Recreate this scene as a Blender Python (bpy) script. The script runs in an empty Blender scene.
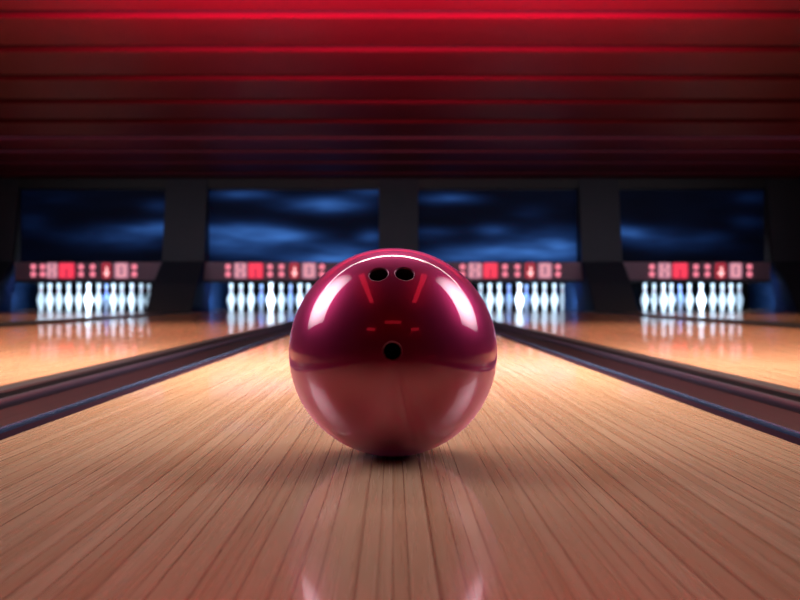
import bpy, bmesh, math, random
from mathutils import Vector, Matrix, noise
random.seed(7)
sc = bpy.context.scene
COL = sc.collection
PI = math.pi

# ------------------------------------------------------------------ helpers
def link(o, parent=None):
    COL.objects.link(o)
    if parent is not None:
        o.parent = parent
    return o

def mesh_obj(name, bm, mat, parent=None, smooth=False):
    me = bpy.data.meshes.new(name)
    bmesh.ops.recalc_face_normals(bm, faces=bm.faces)
    bm.to_mesh(me); bm.free()
    for m in (mat if isinstance(mat, (list, tuple)) else [mat]):
        me.materials.append(m)
    if smooth:
        me.polygons.foreach_set('use_smooth', [True] * len(me.polygons))
    return link(bpy.data.objects.new(name, me), parent)

def tag(o, label=None, cat=None, group=None, kind=None):
    if label: o['label'] = label
    if cat: o['category'] = cat
    if group: o['group'] = group
    if kind: o['kind'] = kind
    return o

def empty(name, loc):
    o = bpy.data.objects.new(name, None)
    o.empty_display_size = .1
    o.location = loc
    return link(o)

def box(bm, x0, x1, y0, y1, z0, z1, mi=0):
    v = [bm.verts.new(p) for p in ((x0,y0,z0),(x1,y0,z0),(x1,y1,z0),(x0,y1,z0),(x0,y0,z1),(x1,y0,z1),(x1,y1,z1),(x0,y1,z1))]
    for q in ((0,3,2,1),(4,5,6,7),(0,1,5,4),(1,2,6,5),(2,3,7,6),(3,0,4,7)):
        f = bm.faces.new([v[i] for i in q]); f.material_index = mi
    return v

def extrude_y(bm, prof, y0, y1, mats=None, closed=False, n=1):
    """profile of (x, z) points swept along the lane direction"""
    rows = []
    for k in range(n + 1):
        y = y0 + (y1 - y0) * k / n
        rows.append([bm.verts.new((x, y, z)) for x, z in prof])
    m = len(prof)
    for k in range(n):
        for i in range(m if closed else m - 1):
            j = (i + 1) % m
            f = bm.faces.new((rows[k][i], rows[k][j], rows[k+1][j], rows[k+1][i]))
            if mats: f.material_index = mats[i]
    if closed:
        bm.faces.new(rows[0]); bm.faces.new(rows[-1][::-1])

def lathe(bm, prof, seg=24, cx=0, cy=0):
    rings = []
    for r, z in prof:
        if r < 1e-6:
            rings.append([bm.verts.new((cx, cy, z))])
        else:
            rings.append([bm.verts.new((cx + r*math.cos(2*PI*k/seg), cy + r*math.sin(2*PI*k/seg), z)) for k in range(seg)])
    for a, b in zip(rings, rings[1:]):
        for k in range(seg):
            l = (k + 1) % seg
            if len(a) == 1: bm.faces.new((a[0], b[l], b[k]))
            elif len(b) == 1: bm.faces.new((a[k], a[l], b[0]))
            else: bm.faces.new((a[k], a[l], b[l], b[k]))

def disc(bm, cx, y, cz, r, depth, seg=14, rz=None):
    """a shallow domed round lamp on a face that looks towards -Y"""
    rz = rz or r
    ring0 = [bm.verts.new((cx + r*math.cos(2*PI*k/seg), y, cz + rz*math.sin(2*PI*k/seg))) for k in range(seg)]
    ring1 = [bm.verts.new((cx + .8*r*math.cos(2*PI*k/seg), y - depth, cz + .8*rz*math.sin(2*PI*k/seg))) for k in range(seg)]
    for k in range(seg):
        l = (k + 1) % seg
        bm.faces.new((ring0[k], ring0[l], ring1[l], ring1[k]))
    bm.faces.new(ring1)

def rrect(bm, x0, x1, y, z0, z1, r, depth):
    """rounded slab on a face that looks towards -Y"""
    pts = []
    for cx, cz, a0 in ((x1-r, z1-r, 0), (x0+r, z1-r, 90), (x0+r, z0+r, 180), (x1-r, z0+r, 270)):
        for k in range(5):
            a = math.radians(a0 + 22.5*k)
            pts.append((cx + r*math.cos(a), cz + r*math.sin(a)))
    b = [bm.verts.new((x, y, z)) for x, z in pts]
    f = [bm.verts.new((x, y - depth, z)) for x, z in pts]
    n = len(pts)
    for i in range(n):
        j = (i + 1) % n
        bm.faces.new((b[i], b[j], f[j], f[i]))
    bm.faces.new(f)

# ------------------------------------------------------------------ materials
def new_mat(name):
    m = bpy.data.materials.new(name); m.use_nodes = True
    nt = m.node_tree
    return m, nt, nt.nodes['Principled BSDF']

def N(nt, typ, **kw):
    n = nt.nodes.new(typ)
    for k, v in kw.items():
        setattr(n, k, v)
    return n

def math_n(nt, op, a, b=None, c=None):
    n = N(nt, 'ShaderNodeMath', operation=op)
    for i, v in enumerate((a, b, c)):
        if v is None: continue
        if isinstance(v, (int, float)): n.inputs[i].default_value = v
        else: nt.links.new(v, n.inputs[i])
    return n.outputs[0]

def plain(name, col, rough=.5, metal=0., coat=0., var=.12, scale=6., coat_rough=.1, spec=.5):
    """paint or plastic with a faint procedural mottling"""
    m, nt, p = new_mat(name)
    tc = N(nt, 'ShaderNodeTexCoord')
    nz = N(nt, 'ShaderNodeTexNoise'); nz.inputs['Scale'].default_value = scale; nz.inputs['Detail'].default_value = 3
    nt.links.new(tc.outputs['Object'], nz.inputs['Vector'])
    mr = N(nt, 'ShaderNodeMapRange'); mr.inputs[3].default_value = 1 - var; mr.inputs[4].default_value = 1 + var
    nt.links.new(nz.outputs['Fac'], mr.inputs[0])
    mx = N(nt, 'ShaderNodeVectorMath', operation='SCALE'); mx.inputs[0].default_value = col
    nt.links.new(mr.outputs[0], mx.inputs['Scale'])
    nt.links.new(mx.outputs[0], p.inputs['Base Color'])
    p.inputs['Roughness'].default_value = rough; p.inputs['Metallic'].default_value = metal
    p.inputs['Coat Weight'].default_value = coat; p.inputs['Coat Roughness'].default_value = coat_rough
    p.inputs['Specular IOR Level'].default_value = spec
    return m

def glow(name, col, strength, base=(.02, .01, .01)):
    m, nt, p = new_mat(name)
    tc = N(nt, 'ShaderNodeTexCoord')
    nz = N(nt, 'ShaderNodeTexNoise'); nz.inputs['Scale'].default_value = 40
    nt.links.new(tc.outputs['Object'], nz.inputs['Vector'])
    mr = N(nt, 'ShaderNodeMapRange'); mr.inputs[3].default_value = .85*strength; mr.inputs[4].default_value = 1.15*strength
    nt.links.new(nz.outputs['Fac'], mr.inputs[0])
    p.inputs['Base Color'].default_value = (*base, 1)
    p.inputs['Emission Color'].default_value = (*col, 1)
    nt.links.new(mr.outputs[0], p.inputs['Emission Strength'])
    p.inputs['Roughness'].default_value = .4
    return m

def wood(name, light, dark, board=.0142, seam=.45, rough=.22, coat=.6, coat_rough=.05, spec=.5):
    """long narrow maple boards running along Y, varied in width and tone, under varnish"""
    m, nt, p = new_mat(name)
    L = nt.links.new
    tc = N(nt, 'ShaderNodeTexCoord')
    sp = N(nt, 'ShaderNodeSeparateXYZ'); L(tc.outputs['Object'], sp.inputs[0])
    # irregular board widths
    w1 = N(nt, 'ShaderNodeTexNoise', noise_dimensions='1D'); w1.inputs['Scale'].default_value = 26; w1.inputs['Detail'].default_value = 0
    L(sp.outputs['X'], w1.inputs['W'])
    xo = math_n(nt, 'MULTIPLY_ADD', math_n(nt, 'SUBTRACT', w1.outputs['Fac'], .5), .030, sp.outputs['X'])
    u = math_n(nt, 'DIVIDE', xo, board)
    idx = math_n(nt, 'FLOOR', u)
    fr = math_n(nt, 'FRACT', u)
    wn = N(nt, 'ShaderNodeTexWhiteNoise', noise_dimensions='1D'); L(idx, wn.inputs['W'])
    wn2 = N(nt, 'ShaderNodeTexWhiteNoise', noise_dimensions='1D'); L(math_n(nt, 'ADD', idx, 57.3), wn2.inputs['W'])
    # grain stretched along the board
    cmb = N(nt, 'ShaderNodeCombineXYZ')
    L(math_n(nt, 'MULTIPLY', sp.outputs['X'], 190), cmb.inputs[0])
    L(math_n(nt, 'MULTIPLY_ADD', wn.outputs['Value'], 37, math_n(nt, 'MULTIPLY', sp.outputs['Y'], 3.2)), cmb.inputs[1])
    g = N(nt, 'ShaderNodeTexNoise'); g.inputs['Scale'].default_value = 1; g.inputs['Detail'].default_value = 2; g.inputs['Roughness'].default_value = .6
    L(cmb.outputs[0], g.inputs['Vector'])
    # tone per board + grain
    t = math_n(nt, 'ADD', math_n(nt, 'MULTIPLY', wn.outputs['Value'], .28), math_n(nt, 'MULTIPLY', g.outputs['Fac'], .75))
    mixc = N(nt, 'ShaderNodeMix', data_type='RGBA')
    L(t, mixc.inputs['Factor'])
    mixc.inputs['A'].default_value = (*light, 1); mixc.inputs['B'].default_value = (*dark, 1)
    # seams (some strong, some faint)
    d = math_n(nt, 'MINIMUM', fr, math_n(nt, 'SUBTRACT', 1, fr))
    mr = N(nt, 'ShaderNodeMapRange', interpolation_type='SMOOTHSTEP')
    mr.inputs[1].default_value = .01; mr.inputs[2].default_value = .085; mr.inputs[3].default_value = 1; mr.inputs[4].default_value = 0
    L(d, mr.inputs[0])
    sm = math_n(nt, 'MULTIPLY', mr.outputs[0], math_n(nt, 'MULTIPLY_ADD', wn2.outputs['Value'], seam, .38))
    mix2 = N(nt, 'ShaderNodeMix', data_type='RGBA')
    L(sm, mix2.inputs['Factor']); L(mixc.outputs['Result'], mix2.inputs['A'])
    mix2.inputs['B'].default_value = (.20, .055, .022, 1)
    L(mix2.outputs['Result'], p.inputs['Base Color'])
    L(math_n(nt, 'MULTIPLY_ADD', g.outputs['Fac'], .10, rough), p.inputs['Roughness'])
    p.inputs['Specular IOR Level'].default_value = spec
    p.inputs['Coat Weight'].default_value = coat; p.inputs['Coat Roughness'].default_value = coat_rough
    bp = N(nt, 'ShaderNodeBump'); bp.inputs['Strength'].default_value = .04; bp.inputs['Distance'].default_value = .0006
    L(math_n(nt, 'SUBTRACT', math_n(nt, 'MULTIPLY', g.outputs['Fac'], .4), mr.outputs[0]), bp.inputs['Height'])
    L(bp.outputs[0], p.inputs['Normal'])
    return m

M_LANE = wood('varnished_maple', (.76, .51, .34), (.44, .20, .095))
M_LANE2 = wood('varnished_maple_side_lit', (.74, .39, .24), (.42, .17, .08), coat=.6)  # same maple as the centre lane; its less washed-out light is put into the colour
M_DECK = wood('pin_deck_boards', (.55, .30, .17), (.32, .14, .07), rough=.2)
M_GUT = plain('gutter_plastic', (.007, .003, .0048), rough=.38, coat=0, spec=.2)
M_RAIL = plain('gutter_rail_blue_glint', (.035, .060, .13), rough=.25, coat=.2)  # blue base colour paints the bluish glint along the inner rail
M_LEDGE = plain('gutter_ledge_plastic', (.018, .008, .014), rough=.9, spec=0)
M_RAIL2 = plain('outer_rail_plastic', (.014, .010, .020), rough=.32)
M_BLACK = plain('black_rubber', (.006, .006, .009), rough=.45)
M_CAP = plain('division_cap_plastic', (.010, .007, .010), rough=.35)
M_PIER = plain('charcoal_panel', (.028, .028, .042), rough=.6)
M_HEAD = plain('header_panel', (.012, .010, .014), rough=.6)
M_PIT = plain('pit_panel_blue_lit', (.008, .03, .10), rough=.9, spec=.1)  # blue light on the dark pillar sides, put into the base colour
M_CURT = plain('black_curtain', (.004, .004, .005), rough=.9, spec=.1)
M_ROOM = plain('dark_room_paint', (.020, .015, .018), rough=.8)
M_SLAT = plain('ceiling_slat_paint', (.09, .0075, .022), rough=.5, scale=1.3, var=.18, spec=.12)
M_GROOVE_SHADE = plain('ceiling_groove_shade', (.010, .001, .002), rough=.8)  # near-black paints the shadow in the gaps between boards
M_HOUSE = plain('scoreboard_housing', (.27, .16, .22), rough=.5)
M_UNDER = plain('scoreboard_lip', (.02, .03, .05), rough=.4)
M_DOT = glow('dot_lamp', (1.0, .24, .34), 1.0)
M_PALE = glow('pale_segment_backing', (.60, .24, .34), .75)
M_PALES = glow('pale_segment_lit', (1.0, .42, .50), .85)
M_RED = glow('red_segment_backing', (.78, .035, .09), .85)
M_REDS = glow('red_segment_lit', (1.0, .05, .10), 1.1)
M_WARM = glow('small_numeral_backing', (.70, .05, .09), .55)
M_WHITE = glow('small_numeral_lit', (1.0, .45, .45), 1.7)
M_PIN = plain('pin_plastic', (.86, .88, .90), rough=.25, coat=.4, var=.03)
M_STRIPE = plain('pin_red_stripe', (.55, .03, .05), rough=.3)
M_BEZEL = plain('screen_bezel', (.008, .008, .012), rough=.4)

# bowling ball: pearl magenta urethane under a clear polish
mb, nt, p = new_mat('pearl_magenta_polish')
L = nt.links.new
tc = N(nt, 'ShaderNodeTexCoord')
nz = N(nt, 'ShaderNodeTexNoise'); nz.inputs['Scale'].default_value = 14; nz.inputs['Detail'].default_value = 5
L(tc.outputs['Object'], nz.inputs['Vector'])
mx = N(nt, 'ShaderNodeMix', data_type='RGBA'); L(nz.outputs['Fac'], mx.inputs['Factor'])
mx.inputs['A'].default_value = (.30, .008, .062, 1); mx.inputs['B'].default_value = (.36, .012, .085, 1)
L(mx.outputs['Result'], p.inputs['Base Color'])
p.inputs['Metallic'].default_value = .75
p.inputs['Roughness'].default_value = .36
p.inputs['Specular Tint'].default_value = (1.0, .45, .75, 1)
p.inputs['Coat Weight'].default_value = 1
p.inputs['Coat Roughness'].default_value = .025
p.inputs['Coat IOR'].default_value = 1.9
p.inputs['Sheen Weight'].default_value = .7; p.inputs['Sheen Roughness'].default_value = .35; p.inputs['Sheen Tint'].default_value = (.95, .25, .70, 1)
M_BALL = mb
M_HOLE = plain('finger_hole_lining', (.020, .004, .007), rough=.5)
M_LIP = plain('finger_hole_rim', (.22, .03, .08), rough=.4, metal=.3)

# ------------------------------------------------------------------ lanes
EYE = .1655
def slab(name, mat, x0, x1, y0, y1, z1=0., z0=-.06):
    bm = bmesh.new(); box(bm, x0, x1, y0, y1, z0, z1)
    return mesh_obj(name, bm, mat)
FRONT, END = -6.0, 11.0
for nm, mat, x0, x1, lab in (
        ('bowling_lane', M_LANE, -.456, .456, None),
        ('bowling_lane', M_LANE2, -2.20, -.739, None),
        ('bowling_lane', M_LANE2, .739, 2.20, None),
        ('bowling_lane', M_LANE2, -5.6, -2.52, None),
        ('bowling_lane', M_LANE2, 2.52, 5.6, None)):
    tag(slab(nm, mat, x0, x1, FRONT, END), kind='structure')
# the centre lane runs on, dark, below the middle pillar; pin decks carry the racks
for x0, x1 in ((-5.5, -2.87), (-2.47, -.20), (.33, 2.47), (2.87, 5.5)):
    tag(slab('pin_deck', M_DECK, x0, x1, END, 14.7), kind='structure')
tag(slab('floor', M_ROOM, -6.2, 6.2, FRONT - .2, 15.2, -.06, -.16), kind='structure')

def arc_pts(cx, cz, rx, rz, a0, a1, n):
    return [(cx + rx*math.cos(math.radians(a0 + (a1-a0)*k/n)), cz + rz*math.sin(math.radians(a0 + (a1-a0)*k/n))) for k in range(n+1)]

def gutter(s, label):
    y0, y1 = FRONT, END
    root = empty('gutter', (s*.6, 0, -.06))
    def part(name, prof, mat, smooth=True):
        bm = bmesh.new()
        extrude_y(bm, [(s*(x) - s*.6, z + .06) for x, z in prof], y0, y1, closed=True)
        o = mesh_obj(name, bm, mat, root)
        return o
    # flat ledge next to the lane, thin rail, shallow trough, far rail, dark slot, edge strip
    part('ledge', [(.457, -.06), (.457, -.004), (.459, -.002), (.488, -.003), (.4915, -.005), (.4915, -.06)], M_LEDGE)
    part('inner_rail', [(.4915, -.06), (.4915, -.004)] + arc_pts(.4945, -.001, .003, .0035, 180, 0, 8) + [(.4975, -.06)], M_RAIL)
    tr = [(.4975, -.06), (.4975, -.006)] + [(.4975 + .1265*k/12, -.006 - .006*k/12 - .024*math.sin(PI*k/12)) for k in range(1, 12)] + [(.624, -.012), (.624, -.06)]
    part('trough', tr, M_GUT)
    part('outer_rail', [(.624, -.06), (.624, -.010)] + arc_pts(.636, -.008, .012, .010, 180, 0, 10) + [(.648, -.06)], M_RAIL2)
    part('slot', [(.648, -.06), (.648, -.022), (.694, -.022), (.694, -.06)], M_BLACK)
    part('edge_strip', [(.694, -.06), (.694, -.003), (.698, .000), (.735, .000), (.738, -.003), (.738, -.06)], M_CAP)
    return tag(root, label, 'gutter')
gutter(-1, 'dark gutter with thin rails running along the left edge of the ball\'s lane')
gutter(1, 'dark gutter with thin rails running along the right edge of the ball\'s lane')

for s, nm in ((-1, 'trim_1'), (1, 'trim_2')):
    bm = bmesh.new()
    extrude_y(bm, [(s*x, z) for x, z in ((2.201, -.06), (2.201, .002), (2.22, .008), (2.50, .008), (2.519, .002), (2.519, -.06))], FRONT, END, closed=True)
    tag(mesh_obj(nm, bm, M_CAP), kind='structure')

# ------------------------------------------------------------------ ceiling of lapped boards
edges = [5.09, 5.785, 6.54, 7.33, 8.14, 8.98, 9.80, 10.60, 11.50, 12.4, 13.3, 14.2, 15.1]
y = 5.09
while y > -6:
    y -= .66
    edges.insert(0, y)
bm = bmesh.new()
Z0 = 1.665
for a, b in zip(edges, edges[1:]):
    g = .075
    prof = [(a, Z0 + .11), (a, Z0 + .026), (a, Z0 + .004), (a + .006, Z0), (b - g, Z0 + .022), (b - g, Z0 + .11), (b, Z0 + .11)]
    mi = [1, 0, 0, 0, 1, 1]
    L0 = [bm.verts.new((-6.2, yy, zz)) for yy, zz in prof]
    L1 = [bm.verts.new((6.2, yy, zz)) for yy, zz in prof]
    for i in range(len(prof) - 1):
        f = bm.faces.new((L0[i], L0[i+1], L1[i+1], L1[i])); f.material_index = mi[i]
ceil = mesh_obj('ceiling', bm, [M_SLAT, M_GROOVE_SHADE])
tag(ceil, kind='structure')
# deck above the boards closes the room
tag(slab('roof', M_ROOM, -6.4, 6.4, -6.4, 15.4, Z0 + .30, Z0 + .16), kind='structure')

# ------------------------------------------------------------------ room walls
for nm, b in (('wall_left', (-6.3, -6.2, -6.3, 15.2)), ('wall_right', (6.2, 6.3, -6.3, 15.2)),
              ('wall_rear', (-6.2, 6.2, -6.3, -6.2)), ('wall_back', (-6.2, 6.2, 14.75, 14.85))):
    bm = bmesh.new(); box(bm, *b, -.06, Z0 + .16)
    tag(mesh_obj(nm, bm, M_CURT if nm == 'wall_back' else M_ROOM), kind='structure')

# header beam above the screens
bm = bmesh.new(); box(bm, -6.2, 6.2, 12.02, 12.3, 1.556, Z0 + .16)
tag(mesh_obj('wall_header', bm, M_HEAD), kind='structure')

# pillars: the front face leans out towards the lanes below the scoreboards
def pier(xa, xb, back_a, back_b, xa0=None, xb0=None):
    prof = [(12.0, 1.70), (11.92, 1.30), (11.78, .62), (11.62, .52), (11.35, .33), (11.02, 0)]
    bm = bmesh.new()
    fl = [bm.verts.new((xa, yy, z)) for yy, z in prof]
    fr = [bm.verts.new((xb, yy, z)) for yy, z in prof]
    bl = [bm.verts.new((back_a, 14.7, z)) for yy, z in prof]
    br = [bm.verts.new((back_b, 14.7, z)) for yy, z in prof]
    for i in range(len(prof) - 1):
        for A, B, mi in ((fl, fr, 0), (fr, br, 1), (br, bl, 1), (bl, fl, 1)):
            f = bm.faces.new((A[i], B[i], B[i+1], A[i+1])); f.material_index = mi if i >= 2 else 0
    bm.faces.new((fl[0], fr[0], br[0], bl[0])); bm.faces.new((fl[-1], fr[-1], br[-1], bl[-1]))
    return tag(mesh_obj('pillar', bm, [M_PIER, M_PIT]), kind='structure')
pier(-2.865, -2.345, -2.80, -2.50)
pier(-.178, .316, -.20, .33)
pier(2.345, 2.845, 2.50, 2.80)
pier(-6.19, -4.72, -6.19, -5.50)
pier(4.71, 6.19, 5.50, 6.19)

# ------------------------------------------------------------------ screens
def screen(x0, x1, z0, z1, blobs, seed, base, label):
    root = empty('projection_screen', ((x0 + x1)/2, 12.14, z0))
    w, h = x1 - x0, z1 - z0
    bm = bmesh.new()
    box(bm, -w/2, w/2, .012, .09, 0, h)
    mesh_obj('bezel', bm, M_BEZEL, root)
    nx, nz_ = 110, 44
    bm = bmesh.new()
    col = bm.loops.layers.float_color.new('picture')
    vs = [[bm.verts.new((-w/2 + .01 + (w - .02)*i/nx, .008, .01 + (h - .02)*j/nz_)) for i in range(nx + 1)] for j in range(nz_ + 1)]
    def shade(i, j):
        u, v = i/nx, j/nz_
        t = base
        for bu, bv, su, sv, a in blobs:
            e = ((u - bu)/su)**2 + ((v - bv)/sv)**2
            t += a*math.exp(-e)
        q = noise.fractal(Vector((u*3.2 + seed, v*7 + seed*.7, seed)), 1, 2, 3)
        t = max(0, t*(1 + .55*q))
        return (.010*t + .028*t*t, .045*t + .090*t*t, .22*t + .22*t*t, 1)
    for j in range(nz_):
        for i in range(nx):
            f = bm.faces.new((vs[j][i], vs[j][i+1], vs[j+1][i+1], vs[j+1][i]))
            for lp, (a, b) in zip(f.loops, ((i, j), (i+1, j), (i+1, j+1), (i, j+1))):
                lp[col] = shade(a, b)
    mesh_obj('picture', bm, M_SCREEN, root)
    return tag(root, label, 'screen')
M_SCREEN, nt, p = new_mat('screen_picture')
at = N(nt, 'ShaderNodeAttribute', attribute_name='picture')
p.inputs['Base Color'].default_value = (.004, .005, .01, 1)
p.inputs['Roughness'].default_value = .6; p.inputs['Specular IOR Level'].default_value = .1
nt.links.new(at.outputs['Color'], p.inputs['Emission Color'])
p.inputs['Emission Strength'].default_value = 1.0
SZ0, SZ1 = .615, 1.556
screen(-4.765, -2.83, SZ0, SZ1, [(.93, .47, .22, .09, .55), (.62, .36, .30, .12, .22), (.75, .28, .3, .1, .15), (.95, .78, .12, .1, .16), (.08, .55, .1, .12, .06), (.2, .9, .2, .1, .05)], 1.3, .02,
       'dark screen with one blue streak at its right edge, farthest left of the four')
screen(-2.36, -.166, SZ0, SZ1, [(.68, .80, .22, .10, .75), (.95, .98, .12, .08, .3), (.2, .93, .16, .06, .5), (.15, .42, .26, .12, .85), (.42, .34, .2, .09, .7), (.15, .2, .2, .12, .55), (.95, .36, .08, .08, .5), (.75, .06, .3, .16, .85)], 5.1, .03,
       'brightest screen with bands of blue cloud, above the ball on its left')
screen(.304, 2.358, SZ0, SZ1, [(.2, .88, .16, .07, .55), (.5, .43, .12, .08, .45), (.1, .40, .15, .08, .3), (.85, .30, .22, .14, .55), (.55, .14, .35, .12, .70), (.15, .04, .3, .08, .6), (.9, .1, .2, .12, .5), (.7, .68, .12, .1, .10)], 9.4, .025,
       'screen with blue glow along its lower edge, above the ball on its right')
screen(2.83, 4.75, SZ0, SZ1, [(.05, .42, .16, .10, .55), (.25, .34, .22, .12, .28), (.4, .22, .3, .1, .12), (.88, .55, .1, .1, .1), (.65, .34, .12, .1, .1), (.92, .88, .1, .08, .07)], 13.7, .018,
       'dark screen with one blue streak at its left edge, farthest right of the four')

# ------------------------------------------------------------------ scoreboards
YS = 11.86
def scoreboard(x0, x1, colons, pale1, red, four, pale2, label):
    """x positions in metres"""
    root = empty('scoreboard', ((x0 + x1)/2, YS, .39))
    ox = (x0 + x1)/2
    bm = bmesh.new()
    w = (x1 - x0)/2
    box(bm, -w, w, 0, .37, 0, .225)
    mesh_obj('housing', bm, M_HOUSE, root)
    bm = bmesh.new(); box(bm, -w, w, .005, .22, -.03, -.0005)
    mesh_obj('bottom_lip', bm, M_UNDER, root)
    zc = .118
    for c in colons:
        for dz in (.046, -.046):
            bm = bmesh.new(); disc(bm, c - ox, -.0005, zc + dz, .037, .012)
            mesh_obj('dot_lamp', bm, M_DOT, root)
    def digit(xa, xb, back, lit, segs):
        bm = bmesh.new(); rrect(bm, xa - ox, xb - ox, -.0005, zc - .1, zc + .098, .03, .008)
        c = mesh_obj('digit_cell', bm, back, root)
        for (u0, v0, u1, v1) in segs:
            ww, hh = xb - xa, .19
            bm = bmesh.new()
            rrect(bm, xa - ox + u0*ww, xa - ox + u1*ww, -.009, zc - .095 + v0*hh, zc - .095 + v1*hh, .008, .006)
            mesh_obj('segment', bm, lit, c)
    seg8 = [(.14, .08, .34, .48), (.66, .08, .86, .48), (.14, .54, .34, .94), (.66, .54, .86, .94), (.38, .44, .62, .60)]
    segM = [(.12, .06, .40, .94), (.60, .06, .88, .94), (.41, .62, .59, .94)]
    seg0 = [(.16, .08, .36, .92), (.64, .08, .84, .92), (.38, .78, .62, .94), (.38, .06, .62, .22)]
    seg4 = [(.26, .24, .80, .42), (.44, .08, .66, .24), (.46, .44, .66, .74)]
    digit(*pale1, M_PALE, M_PALES, seg8)
    digit(*red, M_RED, M_REDS, segM)
    digit(*four, M_WARM, M_WHITE, seg4)
    digit(*pale2, M_PALE, M_PALES, seg0)
    return tag(root, label, 'scoreboard')
scoreboard(-4.72, -2.845, [-4.49, -4.375, -3.895, -3.75, -3.23], (-4.325, -4.185), (-4.175, -3.97), (-3.635, -3.52), (-3.48, -3.30),
           'long scoreboard with red and pink digits, farthest left, starting with two pairs of dots')
scoreboard(-2.375, -.182, [-2.06, -1.535, -1.392, -.886], (-1.985, -1.823), (-1.813, -1.617), (-1.292, -1.173), (-1.136, -.958),
           'long scoreboard with red and pink digits, partly covered by the ball\'s left side')
scoreboard(.32, 2.42, [.868, 1.398, 1.554, 2.06], (.936, 1.112), (1.123, 1.311), (1.648, 1.773), (1.81, 1.985),
           'long scoreboard with red and pink digits, partly covered by the ball\'s right side')
scoreboard(2.825, 4.71, [3.233, 3.783, 3.926, 4.45], (3.308, 3.47), (3.483, 3.683), (4.02, 4.157), (4.195, 4.357),
           'long scoreboard with red and pink digits, farthest right above the far rack of pins')

# ------------------------------------------------------------------ bowling pins
PROF = [(0, 0), (.0245, 0), (.0258, .004), (.0285, .018), (.0360, .045), (.0455, .074), (.0545, .105), (.0600, .128), (.0602, .140), (.0580, .158), (.0520, .180),
        (.0430, .202), (.0345, .222), (.0280, .240), (.0240, .256), (.0229, .268), (.0236, .284), (.0262, .304), (.0300, .326), (.0322, .342), (.0318, .354), (.0285, .368), (.0205, .377), (.0100, .3805), (0, .381)]
def make_pin():
    bm = bmesh.new(); lathe(bm, PROF, 24)
    o = mesh_obj('bowling_pin', bm, M_PIN, smooth=True)
    bm = bmesh.new()
    for za, zb, ra, rb in ((.247, .256, .0262, .0242), (.281, .290, .0236, .0247)):
        lathe(bm, [(ra - .002, za), (ra + .0006, za), (rb + .0006, zb), (rb - .002, zb)], 24)
    mesh_obj('neck_stripe', bm, M_STRIPE, o, smooth=True)
    return o
# (x, y) of every pin on its deck, in metres
ORD = 'first second third fourth fifth sixth seventh eighth ninth tenth eleventh twelfth thirteenth'.split()
RACKS = [
    ('left', 'under the farthest left scoreboard',
     [(-5.002, 13.5), (-4.824, 13.35), (-4.765, 13.55), (-4.573, 13.4), (-4.479, 13.55), (-4.084, 12.75), (-4.213, 13.6), (-4.326, 14.35), (-3.925, 13.35), (-3.851, 13.5), (-3.668, 13.35), (-3.591, 13.55), (-3.596, 14.0)]),
    ('left', 'just left of the ball',
     [(-2.285, 13.4), (-2.160, 13.5), (-2.003, 13.4), (-1.989, 14.35), (-1.640, 12.75), (-1.599, 13.6), (-1.545, 14.35), (-1.312, 13.4), (-1.205, 13.55)]),
    ('right', 'just right of the ball',
     [(2.437, 13.65), (2.270, 13.35), (2.146, 13.45), (2.003, 13.4), (2.015, 14.35), (1.696, 12.75), (1.752, 14.35), (1.501, 13.4), (1.368, 13.45), (1.268, 13.75)]),
    ('right', 'under the farthest right scoreboard',
     [(4.994, 13.7), (4.768, 13.4), (4.698, 13.55), (4.559, 13.55), (4.136, 12.75), (4.195, 13.45), (4.335, 14.35), (3.968, 13.55), (3.786, 13.3), (3.709, 13.5), (3.549, 13.4)]),
]
proto = make_pin(); used = False
for side, where, pins in RACKS:
    for i, (x, Y) in enumerate(pins):
        if not used:
            o = proto; used = True
        else:
            o = proto.copy(); COL.objects.link(o)
            for ch in proto.children:
                c = ch.copy(); COL.objects.link(c); c.parent = o
        o.location = (x, Y, .0005)
        if Y < 13: lab = 'tallest white pin, in front of the rack ' + where
        elif Y > 14.2 : lab = 'dim blue pin, %s from the %s in the rack %s' % (ORD[i], side, where)
        else: lab = 'white pin, %s from the %s in the rack %s' % (ORD[i], side, where)
        tag(o, lab, 'bowling pin', 'bowling pins racked ' + where)

# ------------------------------------------------------------------ the ball
R = .109
BC = Vector((0, 1.0, R))
# direction of each hole from the ball's centre
HOLES = [(Vector((-0.1312, -0.6654, 0.7351)).normalized(), .0103, 'finger_hole'),
         (Vector((0.1055, -0.6648, 0.7396)).normalized(), .0103, 'finger_hole'),
         (Vector((-0.0060, -0.9980, 0.0622)).normalized(), .0098, 'thumb_hole')]
# skin: fine grid of the sphere, opened at each hole; every hole's edge is joined with a ring that lies on the sphere
def frame(n):
    t = n.orthogonal().normalized(); b = n.cross(t)
    return t, b
bm = bmesh.new()
bmesh.ops.create_uvsphere(bm, u_segments=340, v_segments=200, radius=R)
for v in bm.verts: v.co = v.co.normalized()*R
SEG = 72
for n, r, nm in HOLES:
    # cut a square-ish opening, then bridge from its border to an exact circle
    rc = r + .0006
    dead = [f for f in bm.faces if any((v.co - n*R).length < rc and v.co.dot(n) > 0 for v in f.verts)]
    ds = set(dead)
    rim = {e for f in dead for e in f.edges if any(q not in ds for q in e.link_faces)}
    rim = [tuple(e.verts) for e in rim]
    bmesh.ops.delete(bm, geom=dead, context='FACES')
    loop = [bm.edges.get(q) for q in rim]
    t, b = frame(n)
    ca = math.sqrt(1 - (r/R)**2)
    ring = [bm.verts.new((n*ca + (t*math.cos(2*PI*k/SEG) + b*math.sin(2*PI*k/SEG))*(r/R))*R) for k in range(SEG)]
    re = [bm.edges.new((ring[k], ring[(k+1) % SEG])) for k in range(SEG)]
    bmesh.ops.bridge_loops(bm, edges=loop + re)
ball = mesh_obj('bowling_ball', bm, M_BALL, smooth=True)
ball.location = BC
ball.data.normals_split_custom_set_from_vertices([v.co.normalized() for v in ball.data.vertices])
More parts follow.
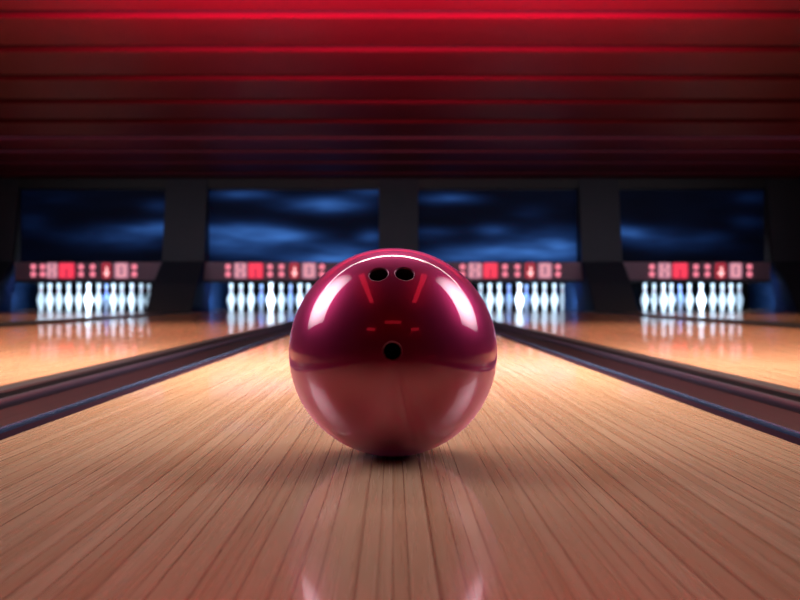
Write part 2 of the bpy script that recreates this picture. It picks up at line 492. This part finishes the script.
tag(ball, 'glossy magenta bowling ball resting on the middle of the wooden lane', 'bowling ball')
for n, r, nm in HOLES:
    t, b = frame(n)
    bm = bmesh.new()
    ca = math.sqrt(R*R - r*r)
    lw = .0020 if nm == 'thumb_hole' else .0013
    prof = [(r, ca), (r - .35*lw, ca - .1*lw), (r - .75*lw, ca - .5*lw), (r - lw, ca - 1.3*lw), (r - lw, ca - .045), (0, ca - .047)]
    rings = []
    for rr, hh in prof:
        if rr == 0: rings.append([bm.verts.new(n*hh)])
        else: rings.append([bm.verts.new(n*hh + (t*math.cos(2*PI*k/SEG) + b*math.sin(2*PI*k/SEG))*rr) for k in range(SEG)])
    for q, (A, B) in enumerate(zip(rings, rings[1:])):
        for k in range(SEG):
            l = (k + 1) % SEG
            f = bm.faces.new((A[k], A[l], B[0])) if len(B) == 1 else bm.faces.new((A[k], A[l], B[l], B[k]))
            f.material_index = 0 if q < 3 else 1
    mesh_obj(nm, bm, [M_LIP, M_HOLE], ball, smooth=True)

# ------------------------------------------------------------------ lights
def area(name, loc, aim, sx, sy, power, col, up=None, spread=None, shape='RECTANGLE'):
    l = bpy.data.lights.new(name, 'AREA'); l.shape = shape; l.size = sx; l.size_y = sy
    l.energy = power; l.color = col
    if spread: l.spread = math.radians(spread)
    o = bpy.data.objects.new(name, l); COL.objects.link(o)
    z = (Vector(loc) - Vector(aim)).normalized()
    y = Vector(up) if up else Vector((0, 0, 1))
    if abs(y.normalized().dot(z)) > .99: y = Vector((0, 1, 0))
    x = y.cross(z).normalized(); y = z.cross(x)
    o.matrix_world = Matrix(((x.x, y.x, z.x, loc[0]), (x.y, y.y, z.y, loc[1]), (x.z, y.z, z.z, loc[2]), (0, 0, 0, 1)))
    return o
# big side panels (the long highlights on the ball) and the strip across the lane (with an added twin for the thin arc)
area('panel_light_left', (-1.15, 1.44, 1.01), (0, 1, .15), .66, 1.19, 1.75, (.95, .96, 1), up=(.445, .52, .97), spread=46)
area('panel_light_right', (1.16, 1.38, .98), (0, 1, .15), .66, 1.22, 1.75, (.95, .96, 1), up=(-.445, .52, .97), spread=46)
area('strip_light', (0, 2.16, 1.52), (0, 2.36, 0), 3.5, .028, 122, (1, .86, .72), up=(0, 1, 0), spread=104)
area('added_arc_light', (0, 2.28, 1.56), (0, 1.6, 0), 3.3, .022, 5, (1, .88, .92), up=(0, 1, 0))  # added next to the strip only to draw the arc on the ball
# warm pools over the lanes
def spot(name, loc, aim, power, col, ang, blend=1, r=.15):
    l = bpy.data.lights.new(name, 'SPOT'); l.energy = power; l.color = col; l.spot_size = math.radians(ang); l.spot_blend = blend; l.shadow_soft_size = r
    o = bpy.data.objects.new(name, l); COL.objects.link(o); o.location = loc
    o.rotation_euler = (Vector(aim) - Vector(loc)).to_track_quat('-Z', 'Y').to_euler()
    return o
area('lane_light', (0, 5.2, 1.55), (0, 5.2, 0), .5, 2.4, 11, (1, .82, .64), up=(0, 1, 0), spread=110)
for s in (-1, 1):
    area('side_lane_light', (s*1.6, 4.5, 1.55), (s*1.6, 4.5, 0), .5, 3.0, 44, (1, .74, .54), up=(0, 1, 0), spread=120)
    area('far_lane_light', (s*3.2, 8.5, 1.55), (s*3.2, 8.5, 0), .6, 3.0, 17, (1, .70, .48), up=(0, 1, 0), spread=120)
    area('red_runner_light', (s*.62, .72, 1.6), (s*.62, .72, 0), .13, 1.3, 1.1, (1, .02, .05), up=(0, 1, 0))
    area('red_rear_light', (s*1.26, -1.72, 1.55), (0, 1, .1), .5, .2, .4, (1, .02, .04))
area('red_rear_light', (0, -1.14, 1.55), (0, 1, .1), .75, .16, .4, (1, .02, .04))
# red wash up on to the ceiling boards
area('ceiling_wash', (0, 3.55, 1.14), (0, 4.4, 2.0), 3.2, .2, 260, (1, .03, .12), up=(0, 0, 1), spread=86)
# cold light inside each pin pit, from behind the scoreboards
for x0, x1 in ((-4.9, -3.4), (-2.35, -.75), (.75, 2.35), (3.4, 4.9)):
    xc = (x0 + x1)/2
    area('pin_light', (xc, 12.36, .10), (xc, 13.5, .17), x1 - x0, .06, 25, (.56, .79, 1), spread=120)
for x0, x1 in ((-4.9, -3.4), (-2.35, -.75), (.75, 2.35), (3.4, 4.9)):
    area('added_pin_tint_light', ((x0 + x1)/2, 13.95, .55), ((x0 + x1)/2, 14.4, .15), x1 - x0, .05, 2.5, (.08, .25, 1), spread=60)  # added lamp, unseen, that turns the rear pins blue
for x, a in ((-4.6, -5.3), (-2.1, -2.6), (2.1, 2.6), (4.6, 5.3)):
    area('pit_blue_light', (x, 12.25, .36), (a, 12.2, .15), .3, .1, .8, (.14, .32, .85))

area('machine_fill_light', (0, 8.6, 1.6), (0, 12, .75), 9.0, .1, 9, (.80, .85, 1), up=(0, 0, 1), spread=70)  # added cool fill, no fixture there, lifts the pillar fronts out of black
w = bpy.data.worlds.new('world'); sc.world = w; w.use_nodes = True
w.node_tree.nodes['Background'].inputs[0].default_value = (.10, .10, .16, 1)
w.node_tree.nodes['Background'].inputs[1].default_value = .02

# ------------------------------------------------------------------ camera
cam = bpy.data.cameras.new('camera')
co = bpy.data.objects.new('camera', cam); COL.objects.link(co)
co.location = (0, 0, EYE); co.rotation_euler = (PI/2, 0, 0)
cam.sensor_width = 36; cam.lens = 36*950/800
cam.shift_x = 7/800; cam.shift_y = -2/800
cam.clip_start = .01
cam.dof.use_dof = True; cam.dof.focus_distance = .93; cam.dof.aperture_fstop = 8.8
sc.camera = co
sc.view_settings.view_transform = 'Standard'
